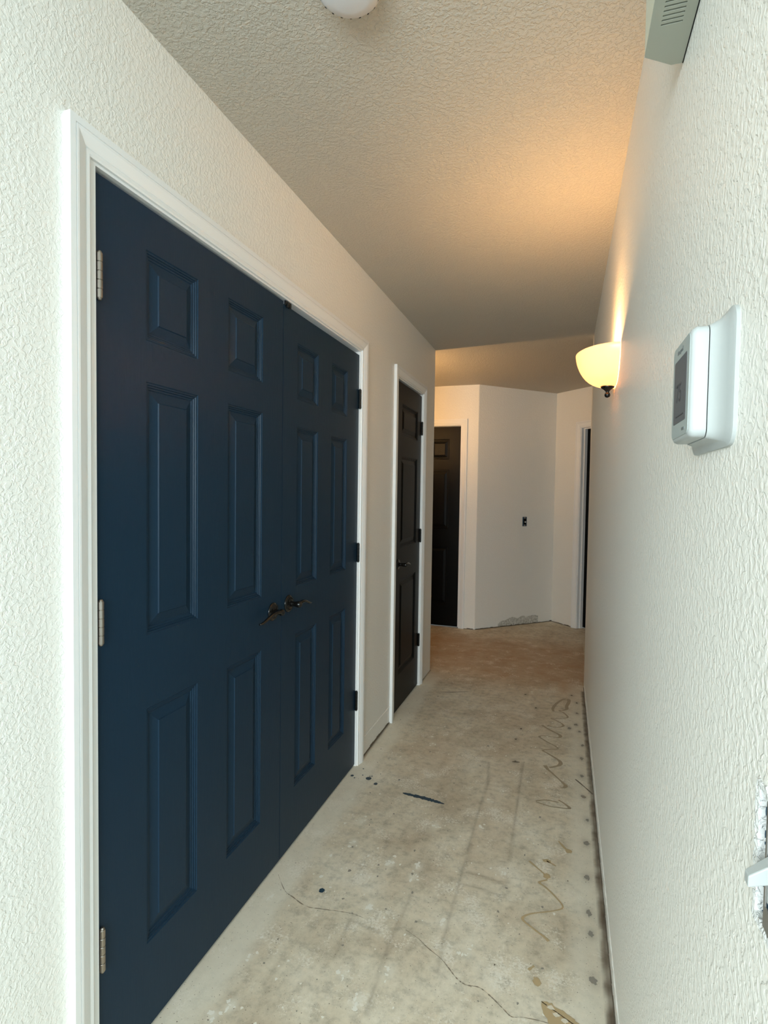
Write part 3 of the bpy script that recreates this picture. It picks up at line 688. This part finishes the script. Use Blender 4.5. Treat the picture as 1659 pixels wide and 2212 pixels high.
# ------------------------------------------------------------------ open switch box on the right wall
t = empty('light_switch', (W, 0.482, 1.075)); tag(t, 'white light switch without cover plate in a torn hole at the right edge', 'light switch')
ly, lz = -0.482, -1.075
bm = BM(); a0, a1, b0, b1 = SWY[0]+ly, SWY[1]+ly, SWZ[0]+lz, SWZ[1]+lz
for bxs in ((0.05, .052, a0, a1, b0, b1), (0.004, .05, a0, a0+.002, b0, b1), (0.004, .05, a1-.002, a1, b0, b1), (0.004, .05, a0, a1, b0, b0+.002), (0.004, .05, a0, a1, b1-.002, b1)): box(bm, *bxs)
o = obj('wall_box', bm, BLUEBOX, t); o['label'] = 'dark blue plastic wall box'
bm = BM(); box(bm, -.001, .0006, -.0105, .0105, b0-.001, b0+.020); box(bm, -.001, .0006, -.0105, .0105, b1-.020, b1+.001)
box(bm, -.001, .0006, -.0105, -.007, b0+.02, b1-.02); box(bm, -.001, .0006, .007, .0105, b0+.02, b1-.02)
o = obj('mounting_strap', bm, METAL, t, bevel=.0004); o['label'] = 'metal mounting strap'
bm = BM(); box(bm, .0005, .030, -.0165, .0165, -.031, .031); sb_ = obj('switch_body', bm, PLAST, t, bevel=.002)
bm = BM(); loft(bm, [[(0.000, y, z) for y, z in ((-.006, -.007), (.006, -.007), (.006, .009), (-.006, .009))], [(-.016, y, z) for y, z in ((-.0045, -.0135), (.0045, -.0135), (.0045, -.0045), (-.0045, -.0045))]])
obj('toggle', bm, PLAST, sb_, bevel=.001)
bm = BM(); pts = []
nseg = 60
inner = []; outer = []
for i in range(nseg):
    a = 2*PI*i/nseg; c_, s_ = math.cos(a), math.sin(a)
    kx = max(abs(c_)/.0295, abs(s_)/.0525); iy, iz = c_/kx, s_/kx
    w_ = 1+random.uniform(.05, .22); inner.append((-.0006-random.uniform(0, .0008), iy*(1-random.uniform(0, .10)), iz*(1-random.uniform(0, .06)))); outer.append((-.0012-random.uniform(0, .0012), iy*w_, iz*(1+(w_-1)*.6)))
vi = [bm.verts.new(p) for p in inner]; vo = [bm.verts.new(p) for p in outer]
vo2 = [bm.verts.new((.0002, p[1]*1.01, p[2]*1.01)) for p in outer]; vi2 = [bm.verts.new((.006, p[1], p[2])) for p in inner]
for i in range(nseg):
    j = (i+1) % nseg; bm.faces.new((vi[i], vi[j], vo[j], vo[i])); bm.faces.new((vo[i], vo[j], vo2[j], vo2[i])); bm.faces.new((vi[i], vi[j], vi2[j], vi2[i]))
o = obj('torn_drywall_edge', bm, GYPS, t); o['label'] = 'ragged white drywall edge'

# uncovered switch on the angled far wall
pc = C1+q*0.592; t = empty('wall_switch', (pc.x, pc.y, 1.077)); tag(t, 'small uncovered switch box on the angled far wall', 'wall switch')
nx_, ny_ = q.y, -q.x
t.matrix_world = Matrix(((nx_, q.x, 0, pc.x), (ny_, q.y, 0, pc.y), (0, 0, 1, 1.077), (0, 0, 0, 1)))
bm = BM(); loft(bm, [[(x, y, z) for y, z in rrect(-.027, .027, -.049, .049, .004)] for x in (-.0005, .0014)]); o = obj('wall_box', bm, BLUEBOX, t)
bm = BM(); box(bm, .0012, .0032, -.010, .010, -.048, .048); obj('mounting_strap', bm, METAL, t)
bm = BM(); box(bm, .003, .006, -.016, .016, -.030, .030); sb_ = obj('switch_body', bm, BRONZE, t)
bm = BM(); box(bm, .005, .018, -.004, .005, -.012, .004); obj('toggle', bm, PLAST, sb_)
